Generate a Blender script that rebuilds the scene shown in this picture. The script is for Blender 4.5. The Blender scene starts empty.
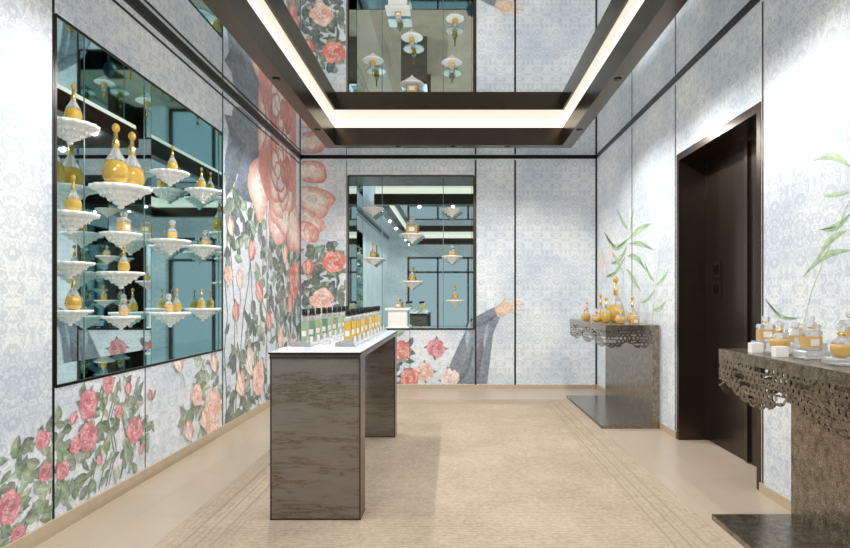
import bpy, math, random
from mathutils import Vector
random.seed(7)
scene=bpy.context.scene
try: scene.view_settings.view_transform='Standard'
except Exception: pass
F=567.0; VX=453.0; VY=298.0; CH=1.25
LX=-2.12; RX=1.99; BY=7.85; CZ=3.2; FY=-2.2
def lin(c):
    return tuple(((v/255)/12.92 if v/255<=0.04045 else ((v/255+0.055)/1.055)**2.4) for v in c)
# ---------------- materials
def newmat(name):
    m=bpy.data.materials.new(name); m.use_nodes=True
    return m,m.node_tree,m.node_tree.nodes['Principled BSDF']
def pmat(name,col,rough=0.5,metal=0.0,trans=0.0,emit=0.0,spec=None,coat=0.0,noise=0.0,nscale=20.0,ior=None,bump=0.0):
    m,nt,b=newmat(name)
    c=lin(col)+(1,)
    b.inputs['Base Color'].default_value=c
    b.inputs['Roughness'].default_value=rough
    b.inputs['Metallic'].default_value=metal
    b.inputs['Transmission Weight'].default_value=trans
    if coat: b.inputs['Coat Weight'].default_value=coat
    if ior: b.inputs['IOR'].default_value=ior
    if emit:
        b.inputs['Emission Color'].default_value=c
        b.inputs['Emission Strength'].default_value=emit
    tc=nt.nodes.new('ShaderNodeTexCoord'); n=nt.nodes.new('ShaderNodeTexNoise')
    n.inputs['Scale'].default_value=nscale; n.inputs['Detail'].default_value=4
    nt.links.new(tc.outputs['Object'],n.inputs['Vector'])
    if noise:
        mr=nt.nodes.new('ShaderNodeMapRange'); mr.inputs['To Min'].default_value=1-noise; mr.inputs['To Max'].default_value=1+noise
        nt.links.new(n.outputs['Fac'],mr.inputs['Value'])
        mx=nt.nodes.new('ShaderNodeVectorMath'); mx.operation='SCALE'
        mx.inputs[0].default_value=c[:3]; nt.links.new(mr.outputs[0],mx.inputs['Scale'])
        nt.links.new(mx.outputs[0],b.inputs['Base Color'])
    if bump:
        bp=nt.nodes.new('ShaderNodeBump'); bp.inputs['Strength'].default_value=bump; bp.inputs['Distance'].default_value=0.01
        nt.links.new(n.outputs['Fac'],bp.inputs['Height']); nt.links.new(bp.outputs[0],b.inputs['Normal'])
    return m
def ramp(nt,stops):
    r=nt.nodes.new('ShaderNodeValToRGB')
    el=r.color_ramp.elements
    while len(el)<len(stops): el.new(0.5)
    for e,(p,c) in zip(el,stops):
        e.position=p; e.color=lin(c)+(1,)
    return r
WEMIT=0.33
def damask_nodes(nt,axis):
    tc=nt.nodes.new('ShaderNodeTexCoord'); sp=nt.nodes.new('ShaderNodeSeparateXYZ')
    nt.links.new(tc.outputs['Object'],sp.inputs[0])
    def math_(op,a,bb=None):
        n=nt.nodes.new('ShaderNodeMath'); n.operation=op
        for i,v in enumerate((a,bb)):
            if v is None: continue
            if isinstance(v,(int,float)): n.inputs[i].default_value=v
            else: nt.links.new(v,n.inputs[i])
        return n.outputs[0]
    u=math_('PINGPONG',sp.outputs[axis],0.13); v=math_('PINGPONG',sp.outputs['Z'],0.41)
    cb=nt.nodes.new('ShaderNodeCombineXYZ'); nt.links.new(u,cb.inputs[0]); nt.links.new(v,cb.inputs[1])
    n=nt.nodes.new('ShaderNodeTexNoise'); n.inputs['Scale'].default_value=22; n.inputs['Detail'].default_value=1.2; n.inputs['Distortion'].default_value=1.6
    nt.links.new(cb.outputs[0],n.inputs['Vector'])
    return tc,n
def damask(name,axis):
    m,nt,b=newmat(name)
    tc,n=damask_nodes(nt,axis)
    r=ramp(nt,[(0.40,(187,194,202)),(0.47,(197,203,210)),(0.51,(215,218,221)),(0.58,(211,215,219)),(0.63,(193,200,207))])
    nt.links.new(n.outputs['Fac'],r.inputs[0])
    n2=nt.nodes.new('ShaderNodeTexNoise'); n2.inputs['Scale'].default_value=1.3; n2.inputs['Detail'].default_value=9; n2.inputs['Roughness'].default_value=.7
    nt.links.new(tc.outputs['Object'],n2.inputs['Vector'])
    r2=ramp(nt,[(0.38,(220,226,230)),(0.6,(255,253,249))])
    nt.links.new(n2.outputs['Fac'],r2.inputs[0])
    mx=nt.nodes.new('ShaderNodeMix'); mx.data_type='RGBA'; mx.blend_type='MULTIPLY'; mx.inputs['Factor'].default_value=1
    nt.links.new(r.outputs[0],mx.inputs['A']); nt.links.new(r2.outputs[0],mx.inputs['B'])
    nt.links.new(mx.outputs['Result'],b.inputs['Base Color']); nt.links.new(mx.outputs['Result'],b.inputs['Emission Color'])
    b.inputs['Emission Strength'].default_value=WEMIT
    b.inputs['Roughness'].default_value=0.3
    return m
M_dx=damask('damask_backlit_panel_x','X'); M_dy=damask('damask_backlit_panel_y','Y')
def mural_mat(name,axis):
    m,nt,b=newmat(name)
    a=nt.nodes.new('ShaderNodeVertexColor'); a.layer_name='Col'
    tc,dn=damask_nodes(nt,axis)
    n=nt.nodes.new('ShaderNodeTexNoise'); n.inputs['Scale'].default_value=14; n.inputs['Detail'].default_value=9; n.inputs['Roughness'].default_value=.72; n.inputs['Distortion'].default_value=.8
    nt.links.new(tc.outputs['Object'],n.inputs['Vector'])
    r=ramp(nt,[(0.33,(180,188,190)),(0.6,(255,255,255))]); nt.links.new(n.outputs['Fac'],r.inputs[0])
    mx=nt.nodes.new('ShaderNodeMix'); mx.data_type='RGBA'; mx.blend_type='MULTIPLY'; mx.inputs['Factor'].default_value=1
    nt.links.new(a.outputs['Color'],mx.inputs['A']); nt.links.new(r.outputs[0],mx.inputs['B'])
    fr=nt.nodes.new('ShaderNodeMapRange'); fr.inputs['From Min'].default_value=.44; fr.inputs['From Max'].default_value=.52; fr.inputs['To Min'].default_value=.05; fr.inputs['To Max'].default_value=.14
    nt.links.new(dn.outputs['Fac'],fr.inputs['Value'])
    m2=nt.nodes.new('ShaderNodeMix'); m2.data_type='RGBA'; nt.links.new(fr.outputs[0],m2.inputs['Factor'])
    nt.links.new(mx.outputs['Result'],m2.inputs['A']); m2.inputs['B'].default_value=lin((214,219,222))+(1,)
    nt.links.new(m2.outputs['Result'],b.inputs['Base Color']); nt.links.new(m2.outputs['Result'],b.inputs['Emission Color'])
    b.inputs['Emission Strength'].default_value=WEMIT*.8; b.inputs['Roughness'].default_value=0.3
    return m
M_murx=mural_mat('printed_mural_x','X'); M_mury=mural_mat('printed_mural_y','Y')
M_mirror=pmat('ceiling_mirror',(222,226,228),0.015,1.0)
M_teal=pmat('teal_tinted_mirror',(202,224,225),0.02,1.0)
M_black=pmat('black_trim_metal',(26,24,22),0.3,0.6)
M_seam=pmat('mirror_joint',(120,146,150),0.3,0.6)
M_bronze=pmat('dark_bronze',(88,76,66),0.25,0.85,noise=.15,nscale=6)
M_door=pmat('bronze_door_metal',(74,63,55),0.25,0.8,noise=.2,nscale=4)
M_white=pmat('white_plaster',(246,246,244),0.4,noise=.03)
M_gold=pmat('gold_glass',(240,200,96),0.08,0.2,trans=.45,coat=.6)
M_goldm=pmat('gold_metal',(240,206,130),0.18,1.0)
M_amber=pmat('amber_liquid',(244,204,126),0.08,0.0,trans=.4,coat=.5)
M_cap=pmat('black_cap',(22,22,24),0.25)
M_label=pmat('white_label',(238,236,230),0.5)
M_acr=pmat('acrylic_block',(246,248,249),0.05,trans=.75,ior=1.35)
M_glow=pmat('frosted_top_panel',(224,231,244),0.1,coat=.5,emit=.5)
M_base=pmat('baseboard_stone',(196,178,154),0.4,noise=.06)
def lamp_mat():
    m,nt,b=newmat('warm_light_strip')
    b.inputs['Base Color'].default_value=(.6,.55,.5,1)
    b.inputs['Emission Color'].default_value=(1,.88,.73,1); b.inputs['Emission Strength'].default_value=1.1
    return m
M_lamp=lamp_mat()
def hammered():
    m,nt,b=newmat('hammered_bronze')
    tc=nt.nodes.new('ShaderNodeTexCoord'); v=nt.nodes.new('ShaderNodeTexVoronoi'); v.inputs['Scale'].default_value=70; v.feature='DISTANCE_TO_EDGE'
    n=nt.nodes.new('ShaderNodeTexNoise'); n.inputs['Scale'].default_value=24; n.inputs['Detail'].default_value=8; n.inputs['Roughness'].default_value=.7
    nt.links.new(tc.outputs['Object'],v.inputs['Vector']); nt.links.new(tc.outputs['Object'],n.inputs['Vector'])
    r=ramp(nt,[(0.0,(140,132,121)),(0.25,(180,171,158)),(0.8,(212,204,191))]); nt.links.new(v.outputs['Distance'],r.inputs[0])
    r2=ramp(nt,[(0.36,(140,134,124)),(0.62,(255,252,246))]); nt.links.new(n.outputs['Fac'],r2.inputs[0])
    mx=nt.nodes.new('ShaderNodeMix'); mx.data_type='RGBA'; mx.blend_type='MULTIPLY'; mx.inputs['Factor'].default_value=.8
    nt.links.new(r.outputs[0],mx.inputs['A']); nt.links.new(r2.outputs[0],mx.inputs['B'])
    nt.links.new(mx.outputs['Result'],b.inputs['Base Color'])
    b.inputs['Metallic'].default_value=.75; b.inputs['Roughness'].default_value=.22
    bp=nt.nodes.new('ShaderNodeBump'); bp.inputs['Strength'].default_value=.2; bp.inputs['Distance'].default_value=.005
    nt.links.new(n.outputs['Fac'],bp.inputs['Height']); nt.links.new(bp.outputs[0],b.inputs['Normal'])
    return m
M_ham=hammered()
def streaked():
    m,nt,b=newmat('streaked_smoked_bronze')
    tc=nt.nodes.new('ShaderNodeTexCoord'); mp=nt.nodes.new('ShaderNodeMapping'); mp.inputs['Scale'].default_value=(1.5,1.5,11)
    n=nt.nodes.new('ShaderNodeTexNoise'); n.inputs['Scale'].default_value=1.3; n.inputs['Detail'].default_value=10; n.inputs['Roughness'].default_value=.72
    nt.links.new(tc.outputs['Object'],mp.inputs[0]); nt.links.new(mp.outputs[0],n.inputs['Vector'])
    r=ramp(nt,[(0.30,(112,105,99)),(0.43,(136,129,122)),(0.535,(126,119,112)),(0.552,(106,96,86)),(0.559,(52,42,34)),(0.566,(158,138,102)),(0.572,(104,94,84)),(0.60,(134,127,119)),(0.72,(108,101,94))])
    nt.links.new(n.outputs['Fac'],r.inputs[0]); nt.links.new(r.outputs[0],b.inputs['Base Color'])
    b.inputs['Metallic'].default_value=.5; b.inputs['Roughness'].default_value=.16; b.inputs['Coat Weight'].default_value=.5
    return m
M_streak=streaked()
def carpet_mat(name,c1,c2,wscale,axis='Y',wm=.3):
    m,nt,b=newmat(name)
    tc=nt.nodes.new('ShaderNodeTexCoord')
    w=nt.nodes.new('ShaderNodeTexWave'); w.bands_direction=axis; w.inputs['Scale'].default_value=wscale; w.inputs['Distortion'].default_value=2.5; w.inputs['Detail'].default_value=2
    n=nt.nodes.new('ShaderNodeTexNoise'); n.inputs['Scale'].default_value=45; n.inputs['Detail'].default_value=6
    n2=nt.nodes.new('ShaderNodeTexNoise'); n2.inputs['Scale'].default_value=1.8; n2.inputs['Detail'].default_value=7; n2.inputs['Roughness'].default_value=.65
    for q in (w,n,n2): nt.links.new(tc.outputs['Object'],q.inputs['Vector'])
    ws=nt.nodes.new('ShaderNodeMath'); ws.operation='MULTIPLY'; nt.links.new(w.outputs['Fac'],ws.inputs[0]); ws.inputs[1].default_value=wm
    a=nt.nodes.new('ShaderNodeMath'); a.operation='ADD'; nt.links.new(ws.outputs[0],a.inputs[0]); nt.links.new(n.outputs['Fac'],a.inputs[1])
    a2=nt.nodes.new('ShaderNodeMath'); a2.operation='ADD'; nt.links.new(a.outputs[0],a2.inputs[0]); nt.links.new(n2.outputs['Fac'],a2.inputs[1])
    d=nt.nodes.new('ShaderNodeMath'); d.operation='DIVIDE'; nt.links.new(a2.outputs[0],d.inputs[0]); d.inputs[1].default_value=2+wm
    r=ramp(nt,[(0.3,c1),(0.7,c2)]); nt.links.new(d.outputs[0],r.inputs[0]); nt.links.new(r.outputs[0],b.inputs['Base Color'])
    b.inputs['Roughness'].default_value=.9
    bp=nt.nodes.new('ShaderNodeBump'); bp.inputs['Strength'].default_value=.15; bp.inputs['Distance'].default_value=.004
    nt.links.new(d.outputs[0],bp.inputs['Height']); nt.links.new(bp.outputs[0],b.inputs['Normal'])
    return m
M_carpet=carpet_mat('carpet_weave',(158,141,121),(214,196,174),14)
M_carpetb=carpet_mat('carpet_border_weave',(156,140,120),(208,191,170),9,'X',.12)
def floor_mat():
    m,nt,b=newmat('limestone_tile')
    tc=nt.nodes.new('ShaderNodeTexCoord'); br=nt.nodes.new('ShaderNodeTexBrick'); br.inputs['Scale'].default_value=1.0
    br.inputs['Brick Width'].default_value=.9; br.inputs['Row Height'].default_value=.3; br.inputs['Mortar Size'].default_value=.0015
    br.inputs['Color1'].default_value=lin((202,187,167))+(1,); br.inputs['Color2'].default_value=lin((197,182,162))+(1,); br.inputs['Mortar'].default_value=lin((180,164,144))+(1,)
    mp=nt.nodes.new('ShaderNodeMapping'); mp.inputs['Rotation'].default_value=(0,0,math.pi/2)
    nt.links.new(tc.outputs['Object'],mp.inputs[0]); nt.links.new(mp.outputs[0],br.inputs['Vector'])
    nt.links.new(br.outputs['Color'],b.inputs['Base Color']); b.inputs['Roughness'].default_value=.3
    return m
M_floor=floor_mat()
glasscols={}
def bottle_mat(col):
    if col not in glasscols: glasscols[col]=pmat('bottle_glass_%d_%d_%d'%col,col,.08,0,trans=.25,coat=.5)
    return glasscols[col]

# ---------------- mesh builder
class MB:
    def __init__(s): s.v=[];s.f=[];s.m=[];s.sm=[];s.c=[];s.mats=[]
    def mi(s,mat):
        if mat not in s.mats: s.mats.append(mat)
        return s.mats.index(mat)
    def face(s,idx,mat,smooth=False,cols=None):
        s.f.append(idx); s.m.append(s.mi(mat)); s.sm.append(smooth); s.c.append(cols)
    def box(s,x0,x1,y0,y1,z0,z1,mat):
        b=len(s.v)
        s.v+=[(x0,y0,z0),(x1,y0,z0),(x1,y1,z0),(x0,y1,z0),(x0,y0,z1),(x1,y0,z1),(x1,y1,z1),(x0,y1,z1)]
        for q in ((3,2,1,0),(4,5,6,7),(0,1,5,4),(1,2,6,5),(2,3,7,6),(3,0,4,7)): s.face([b+i for i in q],mat)
    def prism(s,cx,cy,z0,z1,w,d,r,mat,ch=None):
        if ch is None: ch=r*.7
        pts=[]
        for (sx,sy,a0) in ((1,1,0),(-1,1,90),(-1,-1,180),(1,-1,270)):
            for k in range(4):
                a=math.radians(a0+k*30); pts.append((sx*(w/2-r)+r*math.cos(a),sy*(d/2-r)+r*math.sin(a)))
        rings=[(z0,1-ch*2/w),(z0+ch,1),(z1-ch,1),(z1,1-ch*2/w)]
        n=len(pts);b=len(s.v)
        for z,k in rings: s.v+=[(cx+p[0]*k,cy+p[1]*k,z) for p in pts]
        for i in range(3):
            for j in range(n):
                k=(j+1)%n
                s.face([b+i*n+j,b+i*n+k,b+(i+1)*n+k,b+(i+1)*n+j],mat,False)
        s.face([b+j for j in range(n)][::-1],mat); s.face([b+3*n+j for j in range(n)],mat)
    def lathe(s,prof,cx,cy,cz,mat,seg=24,flute=0,nf=12,sx=1,sy=1):
        b=len(s.v); n=len(prof)
        for (r,z) in prof:
            for j in range(seg):
                a=2*math.pi*j/seg; rr=r*(1+flute*math.cos(nf*a))
                s.v.append((cx+rr*math.cos(a)*sx,cy+rr*math.sin(a)*sy,cz+z))
        for i in range(n-1):
            for j in range(seg):
                k=(j+1)%seg
                s.face([b+i*seg+j,b+i*seg+k,b+(i+1)*seg+k,b+(i+1)*seg+j],mat,True)
        s.face([b+j for j in range(seg)][::-1],mat); s.face([b+(n-1)*seg+j for j in range(seg)],mat)
    def build(s,name,parent=None,origin=None):
        me=bpy.data.meshes.new(name)
        if origin is None:
            o=Vector((0,0,0))
        else: o=Vector(origin)
        me.from_pydata([tuple(Vector(p)-o) for p in s.v],[],s.f)
        for m in s.mats: me.materials.append(m)
        for i,p in enumerate(me.polygons): p.material_index=s.m[i]; p.use_smooth=s.sm[i]
        if any(c is not None for c in s.c):
            ca=me.color_attributes.new('Col','FLOAT_COLOR','CORNER')
            li=0
            for i,p in enumerate(me.polygons):
                for k in range(len(s.f[i])):
                    ca.data[li].color=tuple(s.c[i][k])+(1,); li+=1
        me.update()
        ob=bpy.data.objects.new(name,me); ob.location=o
        scene.collection.objects.link(ob)
        if parent: ob.parent=parent
        return ob
def inst(src,name,loc,scale=1.0,rot=0):
    ob=bpy.data.objects.new(name,src.data); ob.location=loc; ob.scale=(scale,)*3; ob.rotation_euler=(0,0,rot)
    scene.collection.objects.link(ob); return ob
T=0.4
# ---------------- room shell
b=MB(); b.box(LX-T,RX+T,FY-T,BY+T,-.1,0,M_floor); b.build('floor')
b=MB(); b.box(LX-T,RX+T,FY-T,BY+T,CZ,CZ+.1,M_mirror); b.build('ceiling')
# left niche
NY0,NY1,NZ0,NZ1=3.02,5.2,.777,2.76
b=MB()
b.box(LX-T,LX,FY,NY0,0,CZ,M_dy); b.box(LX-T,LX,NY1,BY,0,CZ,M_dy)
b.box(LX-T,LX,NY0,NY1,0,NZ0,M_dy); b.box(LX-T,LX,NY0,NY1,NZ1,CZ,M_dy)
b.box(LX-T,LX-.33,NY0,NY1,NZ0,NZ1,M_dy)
b.build('wall_left')
MLX=LX-.32
b=MB()
b.box(LX-.33,MLX,NY0,NY1,NZ0,NZ1,M_teal)
b.box(MLX,LX+.002,NY0,NY0+.01,NZ0,NZ1,M_teal); b.box(MLX,LX+.002,NY1-.01,NY1,NZ0,NZ1,M_teal)
b.box(MLX,LX+.002,NY0+.01,NY1-.01,NZ0,NZ0+.01,M_teal); b.box(MLX,LX+.002,NY0+.01,NY1-.01,NZ1-.01,NZ1,M_teal)
b.box(LX-.01,LX+.006,NY0-.008,NY0+.008,NZ0,NZ1,M_black);b.box(LX-.01,LX+.006,NY1-.008,NY1+.008,NZ0,NZ1,M_black)
b.box(LX-.01,LX+.006,NY0,NY1,NZ0-.008,NZ0+.008,M_black);b.box(LX-.01,LX+.006,NY0,NY1,NZ1-.008,NZ1+.008,M_black)
for yy in (3.75,4.48): b.box(MLX,MLX+.003,yy-.003,yy+.003,NZ0,NZ1,M_seam)
b.build('mirrored_display_niche')
# back wall
BX0,BX1,BZ0,BZ1=-1.45,.29,.82,2.94
b=MB()
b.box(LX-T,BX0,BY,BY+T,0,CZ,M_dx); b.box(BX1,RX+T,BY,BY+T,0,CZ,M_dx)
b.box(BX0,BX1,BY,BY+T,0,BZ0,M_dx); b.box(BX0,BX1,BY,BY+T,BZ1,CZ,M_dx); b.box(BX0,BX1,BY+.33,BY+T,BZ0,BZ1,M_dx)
b.build('wall_back')
b=MB(); MBY=BY+.32
b.box(BX0,BX1,MBY,MBY+.01,BZ0,BZ1,M_teal)
b.box(BX0,BX0+.01,BY-.002,MBY,BZ0,BZ1,M_teal); b.box(BX1-.01,BX1,BY-.002,MBY,BZ0,BZ1,M_teal)
b.box(BX0+.01,BX1-.01,BY-.002,MBY,BZ0,BZ0+.01,M_teal); b.box(BX0+.01,BX1-.01,BY-.002,MBY,BZ1-.01,BZ1,M_bronze)
for x in (BX0,BX1): b.box(x-.012,x+.012,BY-.008,BY+.01,BZ0,BZ1,M_bronze)
for z in (BZ0,BZ1): b.box(BX0,BX1,BY-.008,BY+.01,z-.012,z+.012,M_bronze)
for x in (-1.02,-.14): b.box(x-.005,x+.005,MBY-.004,MBY,BZ0,BZ1,M_seam)
b.build('mirrored_display_niche')
# right wall
DY0,DY1,DZ=3.66,5.04,2.52
b=MB()
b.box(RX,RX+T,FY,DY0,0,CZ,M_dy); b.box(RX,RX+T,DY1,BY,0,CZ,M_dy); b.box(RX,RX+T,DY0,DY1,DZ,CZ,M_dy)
b.build('wall_right')
# door
b=MB()
b.box(RX-.004,RX+.3,DY1-.05,DY1,0,DZ,M_door); b.box(RX-.004,RX+.3,DY0,DY0+.05,0,DZ,M_door); b.box(RX-.004,RX+.3,DY0+.05,DY1-.05,DZ-.06,DZ,M_door)
b.box(RX+.25,RX+.3,DY0+.05,DY1-.05,0.005,DZ-.06,M_door)
b.box(RX+.23,RX+.25,DY0+.62,DY0+.66,0.01,DZ-.08,M_bronze)
b.box(RX+.20,RX+.25,DY0+.05,DY0+.30,0.01,DZ-.06,M_bronze)
b.box(RX+.19,RX+.20,DY0+.16,DY0+.17,0.01,DZ-.06,M_black)
b.box(RX+.235,RX+.25,DY1-.07,DY1-.05,0.01,DZ-.06,M_bronze)
for z in (1.26,1.42):
    b.box(RX+.235,RX+.25,4.72,4.86,z,z+.14,M_bronze); b.box(RX+.23,RX+.236,4.75,4.83,z+.03,z+.11,M_black)
b.build('door_1')
# front wall behind the camera, with storefront
b=MB()
b.box(LX-T,-1.5,FY-T,FY,0,CZ,M_dx); b.box(1.5,RX+T,FY-T,FY,0,CZ,M_dx); b.box(-1.5,1.5,FY-T,FY,2.6,CZ,M_dx)
b.build('wall_front')
b=MB()
for x in (-1.47,-.5,.5,1.47): b.box(x-.03,x+.03,FY-.2,FY-.14,0,2.6,M_bronze)
for z in (.03,2.1,2.57): b.box(-1.5,1.5,FY-.2,FY-.14,z-.03,z+.03,M_bronze)
b.box(-1.5,1.5,FY-.175,FY-.165,0,2.6,pmat('storefront_glass',(190,198,198),.02,trans=1.0,ior=1.05))
b.build('window_1')
# trims
tr=MB(); tr.box(LX,LX+.03,FY,BY,CZ-.035,CZ,M_black); tr.box(LX,LX+.012,FY,BY,CZ-.1,CZ-.09,M_black); tr.build('trim_left')
tr=MB(); tr.box(RX-.02,RX,FY,BY,CZ-.024,CZ,M_black); tr.build('trim_right')
tr=MB(); tr.box(LX+.03,RX-.02,BY-.03,BY,CZ-.024,CZ,M_black); tr.build('trim_back')
tr=MB()
for y in (3.005,5.215,):
    tr.box(LX,LX+.004,y-.007,y+.007,.08,CZ-.05,M_black)
tr.box(LX,LX+.003,6.45,6.456,.08,CZ-.05,M_bronze)
tr.box(LX,LX+.003,3.9,3.906,.08,NZ0,M_bronze)
tr.box(LX,LX+.012,BY-.012,BY,.08,CZ,M_black)
tr.build('trim_1')
tr=MB()
tr.box(.86-.012,.86+.012,BY-.005,BY,.02,CZ-.04,M_black); tr.box(.30,.325,BY-.005,BY,.02,CZ-.04,M_bronze)
tr.box(-1.478,-1.47,BY-.004,BY,.08,CZ-.04,M_bronze); tr.box(-.6,-.593,BY-.004,BY,.08,BZ0-.02,M_bronze)
tr.box(RX-.02,RX,BY-.02,BY,0,CZ,M_black); tr.build('trim_2')
tr=MB()
for y in (DY1+.03,DY0-.02,6.3): tr.box(RX-.004,RX,y-.006,y+.006,.06,CZ-.05,M_bronze)
tr.build('trim_3')
bb=MB(); bb.box(LX,LX+.02,FY,BY,0,.08,M_base); bb.build('baseboard_left')
bb=MB(); bb.box(LX+.02,RX,BY-.02,BY,0,.05,M_base); bb.build('baseboard_back')
bb=MB(); bb.box(RX-.015,RX,FY,DY0,0,.06,M_base); bb.box(RX-.015,RX,DY1,BY-.02,0,.06,M_base); bb.build('baseboard_right')
# carpet
b=MB(); b.box(-1.5,1.4,-2,6.95,.0,.008,M_carpetb); b.box(-1.12,1.07,-2,6.6,.008,.0105,M_carpet)
M_line=pmat('carpet_border_line',(176,159,138),.9,noise=.1)
for o in (.12,.2,.28):
    b.box(-1.5+o,-1.5+o+.012,-2,6.95-o,.008,.0095,M_line); b.box(1.4-o-.012,1.4-o,-2,6.95-o,.008,.0095,M_line)
    b.box(-1.5+o,1.4-o,6.95-o-.012,6.95-o,.008,.0095,M_line)
b.build('carpet')
# ---------------- ceiling light frame
b=MB()
fx0,fx1,fy0,fy1=-1.28,1.19,-1.2,6.16; w=.12; z0,z1=2.91,3.1
def ring(x0,x1,y0,y1,w,za,zb,mat):
    b.box(x0-w,x0,y0-w,y1+w,za,zb,mat); b.box(x1,x1+w,y0-w,y1+w,za,zb,mat)
    b.box(x0,x1,y0-w,y0,za,zb,mat); b.box(x0,x1,y1,y1+w,za,zb,mat)
ring(fx0,fx1,fy0,fy1,w,z0,z1,M_bronze)
ring(fx0-.02,fx1+.02,fy0-.02,fy1+.02,w-.04,z1,CZ-.002,M_lamp)
spots=[]  # fill spots added under the frame bars to brighten the room
for y,e in ((-.9,38),(.4,38),(1.7,40),(3.0,50),(4.3,56),(5.6,58)): spots+=[(fx0-w/2,y,e),(fx1+w/2,y,e)]
for x in (-.6,.0,.6): spots+=[(x,fy1+w/2,36)]
for (x,y,e) in spots:
    b.lathe([(.022,0),(.03,-.002),(.03,-.005),(.022,-.005)],x,y,z0,M_black,20)  # small black ring as made-up housing for the added spot
    l=bpy.data.lights.new('added_fill_spot','SPOT'); l.energy=e; l.spot_size=math.radians(172); l.spot_blend=.5; l.shadow_soft_size=.02; l.color=(1,.97,.935)
    o=bpy.data.objects.new('added_fill_spot',l); o.location=(x,y,z0-.03); scene.collection.objects.link(o)
b.build('ceiling_light_frame')

# ---------------- murals
class Mural:
    def __init__(s,kind,bounds): s.b=MB(); s.kind=kind; s.off=.0015; s.bd=bounds; s.mat=M_murx if kind=='B' else M_mury
    def P(s,a,z,off):
        if s.kind=='L': return (LX+off,a,z)
        if s.kind=='B': return (a,BY-off,z)
        return (RX-off,a,z)
    def px(s,x,y):
        if s.kind=='L': k=(VX-x)/(-LX); a=F/k
        elif s.kind=='R': k=(x-VX)/RX; a=F/k
        else: k=F/BY; a=(x-VX)/k
        return a,CH+(VY-y)/k
    def fan(s,pts,cen,cc,ce):
        a0,a1,b0,b1=s.bd; s.off+=.000004
        cl=lambda p:(min(max(p[0],a0),a1),min(max(p[1],b0),b1))
        cp=[cl(p) for p in pts]; ar=0
        for i in range(len(cp)):
            q=cp[i-1]; r=cp[i]; ar+=q[0]*r[1]-q[1]*r[0]
        if abs(ar)<1e-5: return
        base=len(s.b.v); c=cl(cen)
        s.b.v.append(s.P(c[0],c[1],s.off)); s.b.v+=[s.P(p[0],p[1],s.off) for p in cp]
        n=len(cp); lc=lin(cc); le=lin(ce)
        for i in range(n):
            j=(i+1)%n
            s.b.face([base,base+1+i,base+1+j],s.mat,False,[lc,le,le])
    def leaf(s,a,z,ang,L,W,col,rim=None):
        N=7; ca,sa=math.cos(ang),math.sin(ang); bend=random.uniform(-.15,.15)*L
        col=tuple(max(0,min(255,int(v+random.uniform(-8,8)))) for v in col)
        rim=rim or tuple(int(v*.8) for v in col)
        def half(sg,k=1.0):
            pts=[]
            for i in range(N):
                t=i/(N-1); pts.append((t*L,sg*k*W*math.sin(math.pi*t)**.9*(1.2-.45*t)+bend*math.sin(math.pi*t)))
            return pts
        def tr(pts): return [(a+p[0]*ca-p[1]*sa,z+p[0]*sa+p[1]*ca) for p in pts]
        mid=[(i/(N-1)*L,bend*math.sin(math.pi*i/(N-1))) for i in range(N)][1:-1][::-1]
        cen=(a+L*.45*ca-bend*sa,z+L*.45*sa+bend*ca)
        lt=tuple(min(255,int(v*1.1+6)) for v in col)
        s.fan(tr(half(1)+mid),cen,lt,col); s.fan(tr(half(-1)+mid),cen,col,rim)
    def petal(s,a,z,ang,L,W,cin,cout,jag=.06,steps=5):
        N=20; ca,sa=math.cos(ang),math.sin(ang)
        ph=random.uniform(0,6)
        prof=[1+jag*math.sin(3*2*math.pi*i/N+ph)+jag*.6*math.sin(5*2*math.pi*i/N+2*ph) for i in range(N)]
        def outline(kx,ky,x0):
            pts=[]
            for i in range(N):
                t=2*math.pi*i/N
                x=L*.5*(1-math.cos(t)); y=W*math.sin(t)*(.5+.5*(x/L))
                x=x0+x*kx*prof[i]; y=y*ky*prof[i]
                pts.append((a+x*ca-y*sa,z+x*sa+y*ca))
            return pts
        for i in range(steps):
            f=(i/(steps-1))**.7; f2=((i+1)/steps)**.7
            c0=tuple(int(cout[j]*(1-f)+cin[j]*f) for j in range(3)); c1=tuple(int(cout[j]*(1-f2)+cin[j]*f2) for j in range(3))
            s.fan(outline(1-.06*i,1-.1*i,L*.02*i),(a+L*.65*ca,z+L*.65*sa),c1,c0)
    def stem(s,pts,w,col):
        for (a,z),(c,d) in zip(pts[:-1],pts[1:]):
            dx,dz=c-a,d-z; l=math.hypot(dx,dz) or 1; nx,nz=-dz/l*w/2,dx/l*w/2
            s.fan([(a+nx,z+nz),(c+nx,d+nz),(c-nx,d-nz),(a-nx,z-nz)],((a+c)/2,(z+d)/2),col,tuple(int(v*.8) for v in col))
    def rose(s,a,z,R,pal,leaves=True,rot=None,rings=None):
        dk,md,lt=pal
        rot=random.random()*6 if rot is None else rot
        if leaves:
            for k in range(4): s.leaf(a,z,rot+k*1.57+.5,R*1.35,R*.22,(112,134,104))
        for ringi,(n,rr) in enumerate(rings or ((6,1.0),(6,.84),(5,.68),(5,.52),(4,.38),(3,.26))):
            for k in range(n):
                an=rot+k*2*math.pi/n+ringi*.55+random.uniform(-.2,.2)
                s.petal(a,z,an,R*rr*random.uniform(.88,1.08),R*rr*.62, lt if (k+ringi)%3 else md, md if ringi<3 else dk)
        s.petal(a-.03*R,z,rot,R*.15,R*.08,md,dk)
    def bud(s,a,z,ang,R,pal):
        dk,md,lt=pal
        s.leaf(a,z,ang+.5,R*1.1,R*.2,(110,134,96)); s.leaf(a,z,ang-.5,R*1.1,R*.2,(110,134,96)); s.leaf(a,z,ang+3.1,R*1.2,R*.05,(120,134,100))
        s.petal(a,z,ang+.35,R*1.3,R*.38,lt,md); s.petal(a,z,ang-.35,R*1.3,R*.38,md,dk); s.petal(a,z,ang,R*1.55,R*.36,lt,dk)
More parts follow.
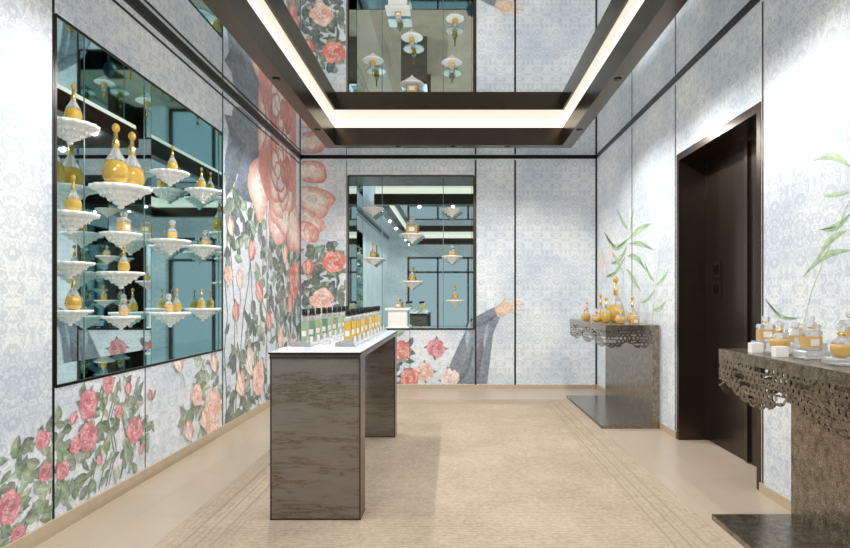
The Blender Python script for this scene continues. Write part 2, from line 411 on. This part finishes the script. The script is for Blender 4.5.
    def foliage(s,n,amin,amax,zmin,zmax,Lr,cols,mask=None):
        for i in range(n):
            a=random.uniform(amin,amax); z=random.uniform(zmin,zmax)
            if mask and not mask(a,z): continue
            s.leaf(a,z,random.uniform(0,6.28),random.uniform(*Lr),random.uniform(*Lr)*.28,random.choice(cols))
GR=[(98,114,100),(82,98,90),(118,134,114),(140,152,132),(84,96,94),(160,168,148),(70,84,84)]
PINK=((172,66,88),(204,110,126),(232,172,174)); RED=((182,76,72),(210,112,100),(236,180,162)); PEACH=((214,132,120),(232,180,162),(244,222,208)); CREAM=((222,162,150),(238,214,202),(245,236,228))
BIG=((186,84,80),(216,140,126),(246,230,218))
# left wall far part
m=Mural('L',(5.23,7.84,.08,3.15))
def dens(a,z):
    d=math.sin(a*2.3+1.1)*math.sin(z*3.1+.4)+.35*math.sin(a*5.1-z*4.2)
    return d>-.35
def maskL(a,z):
    return z<2.4-(a-5.23)*.05 and dens(a,z)
for k in range(12):
    a=5.3+k*.22; pts=[(a,.1)]
    for i in range(7): pts.append((pts[-1][0]+random.uniform(-.08,.16),pts[-1][1]+.33))
    m.stem(pts,.02,(112,118,98))
m.foliage(560,5.25,7.8,.1,2.4,(.1,.25),GR,maskL)
# large rose hanging from the ceiling line, petals spilling down
m.leaf(5.3,2.5,.5,1.3,.36,(122,128,136),(98,106,116)); m.leaf(5.25,2.95,-.3,1.5,.26,(112,118,128),(84,92,104)); m.leaf(5.5,2.3,.4,1.2,.26,(96,106,114)); m.leaf(5.3,2.2,.9,.8,.16,(88,100,104))
for (a,z,an,L,W,ci,co) in [(6.5,2.8,-2.3,.8,.4,(247,232,220),(226,156,140)),(7.0,2.6,-1.9,.75,.42,(247,234,224),(222,150,134)),(7.4,2.6,-1.3,.8,.42,(246,228,214),(216,132,116))]:
    m.petal(a,z,an,L,W,ci,co,.05,7)
m.rose(6.95,2.86,.78,BIG,False,.9,((7,1.0),(6,.85),(6,.7),(5,.55),(4,.42),(3,.3)))
for (x,y,R,p) in [(236,322,.09,RED),(232,236,.08,PEACH),(250,260,.1,RED),(262,300,.11,RED),(285,265,.12,PEACH),(290,315,.12,RED),(252,375,.13,CREAM),(262,385,.12,RED),(280,350,.12,PEACH),(243,395,.12,PEACH),(285,235,.15,CREAM),(270,330,.1,RED),(240,290,.09,PEACH)]:
    a,z=m.px(x,y); m.bud(a,z,random.uniform(.6,2.4),R*1.6,p)
for (x,y,R,p) in [(258,378,.2,PEACH),(228,275,.1,PEACH),(294,280,.26,RED)]:
    m.rose(*m.px(x,y),R,p)
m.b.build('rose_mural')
# left wall lower
m=Mural('L',(1.2,5.2,.08,.765))
SP=[(150,162,138),(122,140,114),(136,152,124),(104,124,98),(170,180,158)]
def near(pts,r):
    return lambda a,z: any((a-p[0])**2+(z-p[1])**2<r*r for p in pts)
cl=[m.px(x,y) for x,y in [(90,420),(115,400),(60,450),(120,470),(75,480),(140,420),(50,500),(100,440)]]
for i in range(9):
    a=random.uniform(2.9,3.8); m.stem([(a,.1),(a+.08,.3),(a+.02,.5),(a+.12,.72)],.01,(124,128,98))
m.foliage(300,2.6,4.0,.1,.76,(.06,.13),SP,near(cl,.17))
cl2=[m.px(x,y) for x,y in [(195,430),(212,400),(205,360)]]
m.foliage(90,4.3,5.2,.1,.76,(.08,.18),SP,near(cl2,.26))
for (x,y,R) in [(88,405,.09),(87,437,.09),(108,384,.06),(134,431,.09),(62,470,.055),(75,445,.05),(118,412,.045)]:
    m.rose(*m.px(x,y),R,PINK)
for (x,y,R) in [(128,395,.045),(150,400,.04),(70,425,.04),(100,465,.04),(140,455,.04)]:
    a,z=m.px(x,y); m.bud(a,z,random.uniform(1,2.2),R*1.3,PINK)
for (x,y,R) in [(212,412,.2),(196,395,.1)]: m.rose(*m.px(x,y),R,PEACH)
for (x,y) in [(205,428),(190,440),(180,372),(215,372)]:
    a,z=m.px(x,y); m.bud(a,z,2,.12,PEACH)
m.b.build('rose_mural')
m=Mural('L',(1.2,2.99,.08,3.1))
cl=[m.px(x,y) for x,y in [(10,480),(30,470),(45,450),(5,515),(35,505)]]
m.foliage(190,2.3,2.98,.1,.9,(.06,.13),SP,near(cl,.15))
for (x,y,R) in [(8,508,.08),(42,440,.055),(45,472,.055),(18,535,.05)]: m.rose(*m.px(x,y),R,PINK)
m.b.build('rose_mural')
# back wall left of niche
m=Mural('B',(-2.1,-1.485,.08,3.15))
m.foliage(230,-2.12,-1.5,.1,2.0,(.08,.22),GR)
for (a,z,an,L,W,ci,co) in [(-2.2,3.05,-.2,.45,.22,(247,226,212),(214,128,116)),(-2.2,2.75,-.5,.6,.26,(247,232,220),(220,148,132)),(-2.15,2.5,-1.0,.5,.24,(246,230,218),(222,152,136)),(-2.15,2.3,-.7,.36,.16,(242,206,190),(212,128,116))]:
    m.petal(a,z,an,L,W,ci,co,.06,7)
for (x,y,p) in [(308,268,RED),(334,262,RED),(322,300,PEACH),(312,338,RED),(338,325,PINK),(325,365,PEACH),(308,235,PEACH)]:
    a,z=m.px(x,y)
    if y in (300,365,262): m.rose(a,z,.16,p)
    else: m.bud(a,z-.1,random.uniform(1.1,2.0),.15,p)
m.b.build('rose_mural')
m=Mural('B',(-1.46,.28,.06,.79))
m.foliage(150,-1.46,-.5,.1,.78,(.07,.17),GR,lambda a,z: random.random()<.8 and z<.75)
for (x,y,p) in [(372,350,PEACH),(402,350,RED),(425,372,PEACH),(410,378,RED),(450,378,CREAM),(436,348,PINK)]:
    a,z=m.px(x,y); m.rose(a,z,.13,p)
m.b.build('rose_mural')
# printed grey coat sleeve and hand
m=Mural('B',(-.5,1.1,.06,3.1))
def bp(l): return [m.px(x,y) for x,y in l]
m.fan(bp([(444,386),(450,364),(460,342),(467,328),(474,318),(486,311),(497,306),(501,312),(499,320),(493,334),(491,352),(489,370),(487,386)]),m.px(474,350),(134,142,154),(110,118,132))
m.leaf(*m.px(468,350),1.5,.42,.05,(158,164,170)); m.leaf(*m.px(478,380),1.35,.7,.05,(96,104,118)); m.leaf(*m.px(458,384),1.2,.6,.05,(104,112,126)); m.leaf(*m.px(476,326),.5,.34,.05,(90,98,112)); m.leaf(*m.px(484,350),1.4,.4,.03,(166,172,178))
m.fan(bp([(494,308),(501,303),(508,302),(513,304),(512,311),(505,316),(498,317)]),m.px(504,309),(232,204,176),(212,176,146))
for (x,y,an,L) in [(509,304,.25,.17),(511,306,.08,.19),(511,309,-.1,.17),(509,312,-.35,.14),(501,304,1.0,.12)]: m.leaf(*m.px(x,y),an,L,.018,(228,198,168),(204,166,136))
m.b.build('figure_mural')
# right wall bamboo leaves
def bamboo(m,pts,leaves,w):
    m.stem([m.px(*p) for p in pts],w,(190,204,170))
    for (x,y,x2,y2,W) in leaves:
        a,z=m.px(x,y); c,d=m.px(x2,y2); L=math.hypot(c-a,d-z)
        m.leaf(a,z,math.atan2(d-z,c-a),L*1.1,W*.75,(162,186,142),(142,170,126))
m=Mural('R',(5.1,7.8,.08,3.1))
bamboo(m,[(622,330),(624,270),(628,215)],[(628,245,612,262,.05),(628,240,650,225,.05),(630,235,634,208,.05),(626,255,606,275,.04),(627,256,645,270,.05),(629,238,606,232,.05),(626,268,640,290,.05),(624,275,610,252,.04),(628,244,652,250,.04),(629,230,618,210,.04)],.015)
bamboo(m,[(652,330),(655,290),(660,255)],[(656,285,668,270,.03),(655,290,642,302,.03),(655,282,645,262,.03),(652,310,666,300,.03)],.01)
for (x,y) in [(603,268),(612,262),(606,280)]: m.petal(*m.px(x,y),1.2,.25,.1,(240,214,204),(226,180,168))
m.b.build('bamboo_leaf_mural')
m=Mural('R',(1.2,3.63,.08,3.1))
bamboo(m,[(800,340),(812,290),(828,250),(850,200)],[(852,168,815,162,.025),(852,212,822,228,.025),(848,230,818,262,.025),(852,250,806,276,.025),(800,318,768,300,.018),(850,192,826,196,.016)],.005)
m.b.build('bamboo_leaf_mural')

# ---------------- display products
def gold_bottle_mb():
    b=MB()
    b.lathe([(.018,0),(.036,.004),(.048,.02),(.053,.045),(.05,.072),(.042,.097)],0,0,0,M_gold,28)
    b.lathe([(.042,.0975),(.035,.114),(.026,.13),(.016,.15),(.011,.165)],0,0,0,M_acr,28)
    pr=[(.011,.155),(.017,.16),(.011,.168),(.017,.174),(.011,.182),(.015,.19),(.009,.196),(.009,.225),(.005,.228)]
    b.lathe(pr,0,0,0,M_goldm,20)
    b.lathe([(.003,.09),(.003,.165)],0,0,0,M_goldm,8)
    pr=[(.004,.226),(.011,.231),(.016,.242),(.016,.252),(.01,.263),(.003,.268)]
    b.lathe(pr,0,0,0,M_gold,20)
    return b
def round_bottle_mb():
    b=MB()
    b.lathe([(.02,0),(.04,.005),(.052,.022),(.056,.045),(.052,.062)],0,0,0,M_amber,28,sy=.55)
    b.lathe([(.052,.0625),(.042,.082),(.022,.096),(.014,.1)],0,0,0,M_acr,28,sy=.55)
    b.lathe([(.014,.1),(.018,.104),(.018,.114),(.014,.118)],0,0,0,M_goldm,18)
    b.lathe([(.01,.118),(.02,.125),(.024,.14),(.018,.155),(.004,.162)],0,0,0,M_acr,18)
    return b
def square_bottle_mb(liq=M_amber):
    b=MB()
    b.prism(0,0,0,.012,.1,.05,.01,M_acr,.003); b.prism(0,0,.012,.07,.1,.05,.01,liq,.001); b.prism(0,0,.07,.1,.1,.05,.01,M_acr)
    b.box(-.024,.024,-.0262,-.0252,.022,.056,M_label)
    b.lathe([(.014,.1),(.014,.112),(.018,.112),(.018,.116)],0,0,0,M_goldm,16)
    b.prism(0,0,.114,.145,.042,.036,.008,M_acr)
    b.lathe([(.018,.1),(.02,.104),(.018,.108)],0,0,0,M_label,16)
    return b
def corbel_mb():
    b=MB()
    pr=[(.004,-.13),(.014,-.127),(.018,-.118),(.012,-.112),(.03,-.105),(.045,-.095),(.04,-.085),(.06,-.078),(.078,-.066),(.075,-.056),(.098,-.05),(.118,-.038),(.116,-.03),(.14,-.026),(.157,-.018),(.16,-.003),(.15,0)]
    b.lathe(pr,0,0,0,M_white,96,.035,16)
    for (r,z,n) in ((.103,-.05,16),(.064,-.077,10)):
        for k in range(n):
            a=2*math.pi*k/n; b.lathe([(.001,-.011),(.005,-.009),(.007,-.002),(.005,.008)],r*math.cos(a),r*math.sin(a),z,M_white,8)
    return b
protos={}
def place(kind,x,y,z,s=1.0,rot=0):
    fn,nm={'g':(gold_bottle_mb,'gold_perfume_bottle'),'r':(round_bottle_mb,'round_perfume_bottle'),'s':(square_bottle_mb,'square_perfume_bottle'),'c':(corbel_mb,'ornate_corbel_shelf')}[kind]
    if kind not in protos:
        o=fn().build(nm); o.location=(x,y,z); o.scale=(s,)*3; o.rotation_euler=(0,0,rot); protos[kind]=o; return o
    return inst(protos[kind],nm,(x,y,z),s,rot)
def lshelf(px,py,kind,s=1.0,bs=1.0):
    CX=MLX+.168*s
    k=(VX-px)/(-CX); y=F/k; z=CH+(VY-py)/k
    place('c',CX,y,z,s)
    if kind=='gg': place('g',CX+.02,y-.08*s,z+.001,bs); place('g',CX+.02,y+.085*s,z+.001,bs)
    elif kind=='rg': place('r',CX+.02,y-.06,z+.001,bs,math.pi/2); place('g',CX+.02,y+.07,z+.001,bs*.8)
    elif kind in 'gsr': place(kind,CX+.02,y,z+.001,bs,math.pi/2)
for a in [(70,124,'g',.95,.9),(70,213,'g',.95,.85),(70,262,'n',.8,1),(70,310,'g',.75,.85),
          (121,187,'gg',1.15,1.5),(121,233,'s',.8,1.0),(121,272,'g',.9,.7),(121,316,'r',.75,.8),
          (170,172,'g',.9,.8),(170,240,'r',.95,1.0),(170,312,'rg',.95,.9),
          (203,190,'gg',.95,.7),(203,246,'r',.95,.9),(203,308,'gg',.95,.65)]:
    lshelf(*a)
CYB=MBY-.18; kb=F/CYB
def bshelf(px,py,kind,s=1.0,bs=1.0):
    x=(px-VX)/kb; z=CH+(VY-py)/kb
    place('c',x,CYB,z,s)
    if kind in 'gsr': place(kind,x,CYB-.02,z+.001,bs)
for a in [(373,208,'n',.95,1),(412,234,'s',1.05,1.6),(452,209,'n',.95,1),(452,256,'r',.9,.9),(373,258,'g',.9,.8),(412,281,'g',.95,.8),(455,300,'g',.8,.8)]:
    bshelf(*a)
b=MB(); px=(398-VX)/kb
b.box(px-.16,px+.16,MBY-.28,MBY-.05,BZ0+.011,BZ0+.03,M_white); b.box(px-.13,px+.13,MBY-.26,MBY-.07,BZ0+.03,BZ0+.26,M_white); b.box(px-.17,px+.17,MBY-.29,MBY-.04,BZ0+.26,BZ0+.29,M_white)
b.build('display_plinth')
place('s',px,MBY-.16,BZ0+.291,.9)

# ---------------- centre display table
TX0,TX1,TY0,TY1,TZ=-1.02,-.515,3.16,5.2,.95
tb=MB()
def ped(y0,y1):
    tb.box(TX0+.008,TX1-.008,y0+.002,y1-.002,.012,TZ-.04,M_streak)
    for x in (TX0,TX1-.008): tb.box(x,x+.008,y0,y1,.012,TZ-.04,M_bronze)
    tb.box(TX0,TX1,y0,y1,.012,.02,M_bronze)
ped(TY0,TY0+.16); ped(TY1-.16,TY1)
tb.box(TX0,TX1,TY0-.01,TY1+.01,TZ-.04,TZ-.012,M_bronze)
tb.box(TX0-.006,TX1+.006,TY0-.015,TY1+.015,TZ-.012,TZ-.003,M_black)
tb.box(TX0,TX1,TY0-.009,TY1+.009,TZ-.003,TZ,M_glow)
tb.build('display_table')
b=MB()
lc=[(170,194,156),(134,172,146),(188,202,150),(122,162,142),(200,210,164),(156,184,152),(214,216,174),(174,190,146),(192,204,182)]
rc=[(240,196,82),(246,212,106),(242,200,86),(248,218,136),(236,184,72),(246,226,170),(240,196,98),(244,212,116),(240,218,170)]
def tbottle(x,y,col,h=.155,w=.046):
    z=TZ+.026
    b.prism(x,y,z,z+.016,w,w*.9,.008,M_acr,.002); b.prism(x,y,z+.016,z+h-.03,w,w*.9,.008,bottle_mat(col),.001); b.prism(x,y,z+h-.03,z+h,w,w*.9,.008,M_acr,.005)
    b.box(x-w*.3,x+w*.3,y-w*.45-.0015,y-w*.45,TZ+.06,TZ+.095,M_label)
    b.lathe([(.009,0),(.009,.012)],x,y,z+h,M_goldm,12)
    b.lathe([(.015,.008),(.0165,.01),(.0165,.048),(.014,.051)],x,y,z+h,M_cap,16)
for row,(x,cols) in enumerate(((-.93,lc),(-.66,rc))):
    b.box(x-.06,x+.06,3.46,5.12,TZ+.001,TZ+.026,M_acr)
    for i,c in enumerate(cols):
        y=3.56+i*.18; tbottle(x,y,c)
        b.box(x+.05-.004,x+.055,y-.05,y-.02,TZ+.026,TZ+.06,M_label)
b.build('perfume_bottle_row')
b=MB()
for i in range(5):
    y=3.5+i*.34
    b.box(-.83,-.75,y,y+.08,TZ+.001,TZ+.012,M_white); b.box(-.815,-.765,y+.02,y+.06,TZ+.012,TZ+.035,M_acr)
b.box(-.99,-.88,3.22,3.34,TZ+.001,TZ+.012,M_white); b.box(-.72,-.58,3.22,3.34,TZ+.001,TZ+.012,M_white)
b.build('blotter_tray_set')

# ---------------- lace consoles
def console(y0,y1,zt,x0=1.48,deep=.13,amp=.07):
    b=MB(); xw=RX-.017; lt_=.065
    b.box(x0,xw,y0,y1,zt-.035,zt,M_ham)
    b.box(xw-lt_,xw,y0,y1-.0,.0,zt-.035,M_ham)
    b.box(x0-.04,xw-lt_,y0,y1,.0,.03,M_ham)
    c=.005
    def lace(n,fn,seed,L):
        for i in range(n):
            u=(i+.5)*c
            dep=deep+amp*abs(math.sin(math.pi*(u/L)*3+seed))+.018*abs(math.sin(u*38))
            for j in range(int(dep/c)+1):
                v=(j+.5)*c
                if v>dep: continue
                if v>.02 and v<dep-.01:
                    q=round(v/.03); uu=u+(q%2)*.02; du=(uu/.04-round(uu/.04))*.04; dv=v-q*.03
                    rr=.0105+.005*math.sin(u*9+q*2)
                    if du*du*(1+.8*math.sin(u*21+q))+dv*dv<rr*rr: continue
                    e=math.sin(u*26+2.2*math.sin(v*40+u*7))*math.sin(v*52+1.5*math.sin(u*30))
                    if e>.86: continue
                fn(i*c,v-c/2,c)
    zb=zt-.035; t=.008
    def sq(pts):
        k=len(b.v); b.v.extend(pts)
        b.face([k,k+1,k+2,k+3],M_ham)
    def side(x):
        def f(u,v,c):
            y=y0+u; z=zb-v
            for xx in (x,x+t): sq([(xx,y,z),(xx,y+c,z),(xx,y+c,z-c),(xx,y,z-c)])
        return f
    def end(y,dirn):
        def f(u,v,c):
            x=x0+t+u; z=zb-v
            for yy in (y,y+dirn*t): sq([(x,yy,z),(x+c,yy,z),(x+c,yy,z-c),(x,yy,z-c)])
        return f
    lace(int((y1-y0)/c),side(x0),.4,y1-y0)
    ne=int((xw-lt_-x0-t)/c)
    lace(ne,end(y0,1),.8,.8); lace(ne,end(y1,-1),.8,.8)
    return b.build('lace_edge_console_table')
console(5.42,7.1,.99,1.46,.11,.06)
console(1.4,3.2,.965,1.5,.13,.08)
ZT=.991
for (k,x,y,s) in [('g',1.75,6.1,1.85),('g',1.62,6.0,1.0),('g',1.68,6.45,1.15),('r',1.58,6.25,.9),('g',1.85,5.85,1.05),('r',1.7,5.75,1.0),('g',1.88,6.5,1.1),('g',1.56,6.6,.8),('s',1.8,5.6,.8),('r',1.6,6.85,1.0)]:
    place(k,x,y,ZT,s)
ZN=.966
b=MB()
blk=[(1.70,3.08,.05),(1.84,3.05,.02),(1.66,2.88,.02),(1.80,2.86,.06),(1.68,2.66,.04),(1.84,2.62,.09),(1.66,2.42,.03),(1.82,2.36,.06)]
for (x,y,h) in blk: b.prism(x,y,ZN,ZN+h,.12,.1,.008,M_acr)
for (x,y) in [(1.58,2.96),(1.58,2.74),(1.75,2.96),(1.92,2.76)]: b.box(x-.03,x+.03,y-.02,y+.02,ZN,ZN+.05,M_white)
b.build('acrylic_riser_set')
for i,(x,y,h) in enumerate(blk): place('r' if i in (2,6) else 's',x,y,ZN+h+.001,.92,random.uniform(-.2,.2))

wd=bpy.data.worlds.new('World'); scene.world=wd; wd.use_nodes=True
wd.node_tree.nodes['Background'].inputs[0].default_value=(.78,.83,.88,1); wd.node_tree.nodes['Background'].inputs[1].default_value=1.2
# ---------------- camera
cam=bpy.data.cameras.new('camera'); co=bpy.data.objects.new('camera',cam); scene.collection.objects.link(co)
co.location=(0,0,CH); co.rotation_euler=(math.pi/2,0,0)
cam.sensor_width=36; cam.sensor_fit='HORIZONTAL'; cam.lens=F/850*36
cam.shift_x=-(VX-425)/850; cam.shift_y=(VY-274)/850
cam.clip_start=.05
scene.camera=co
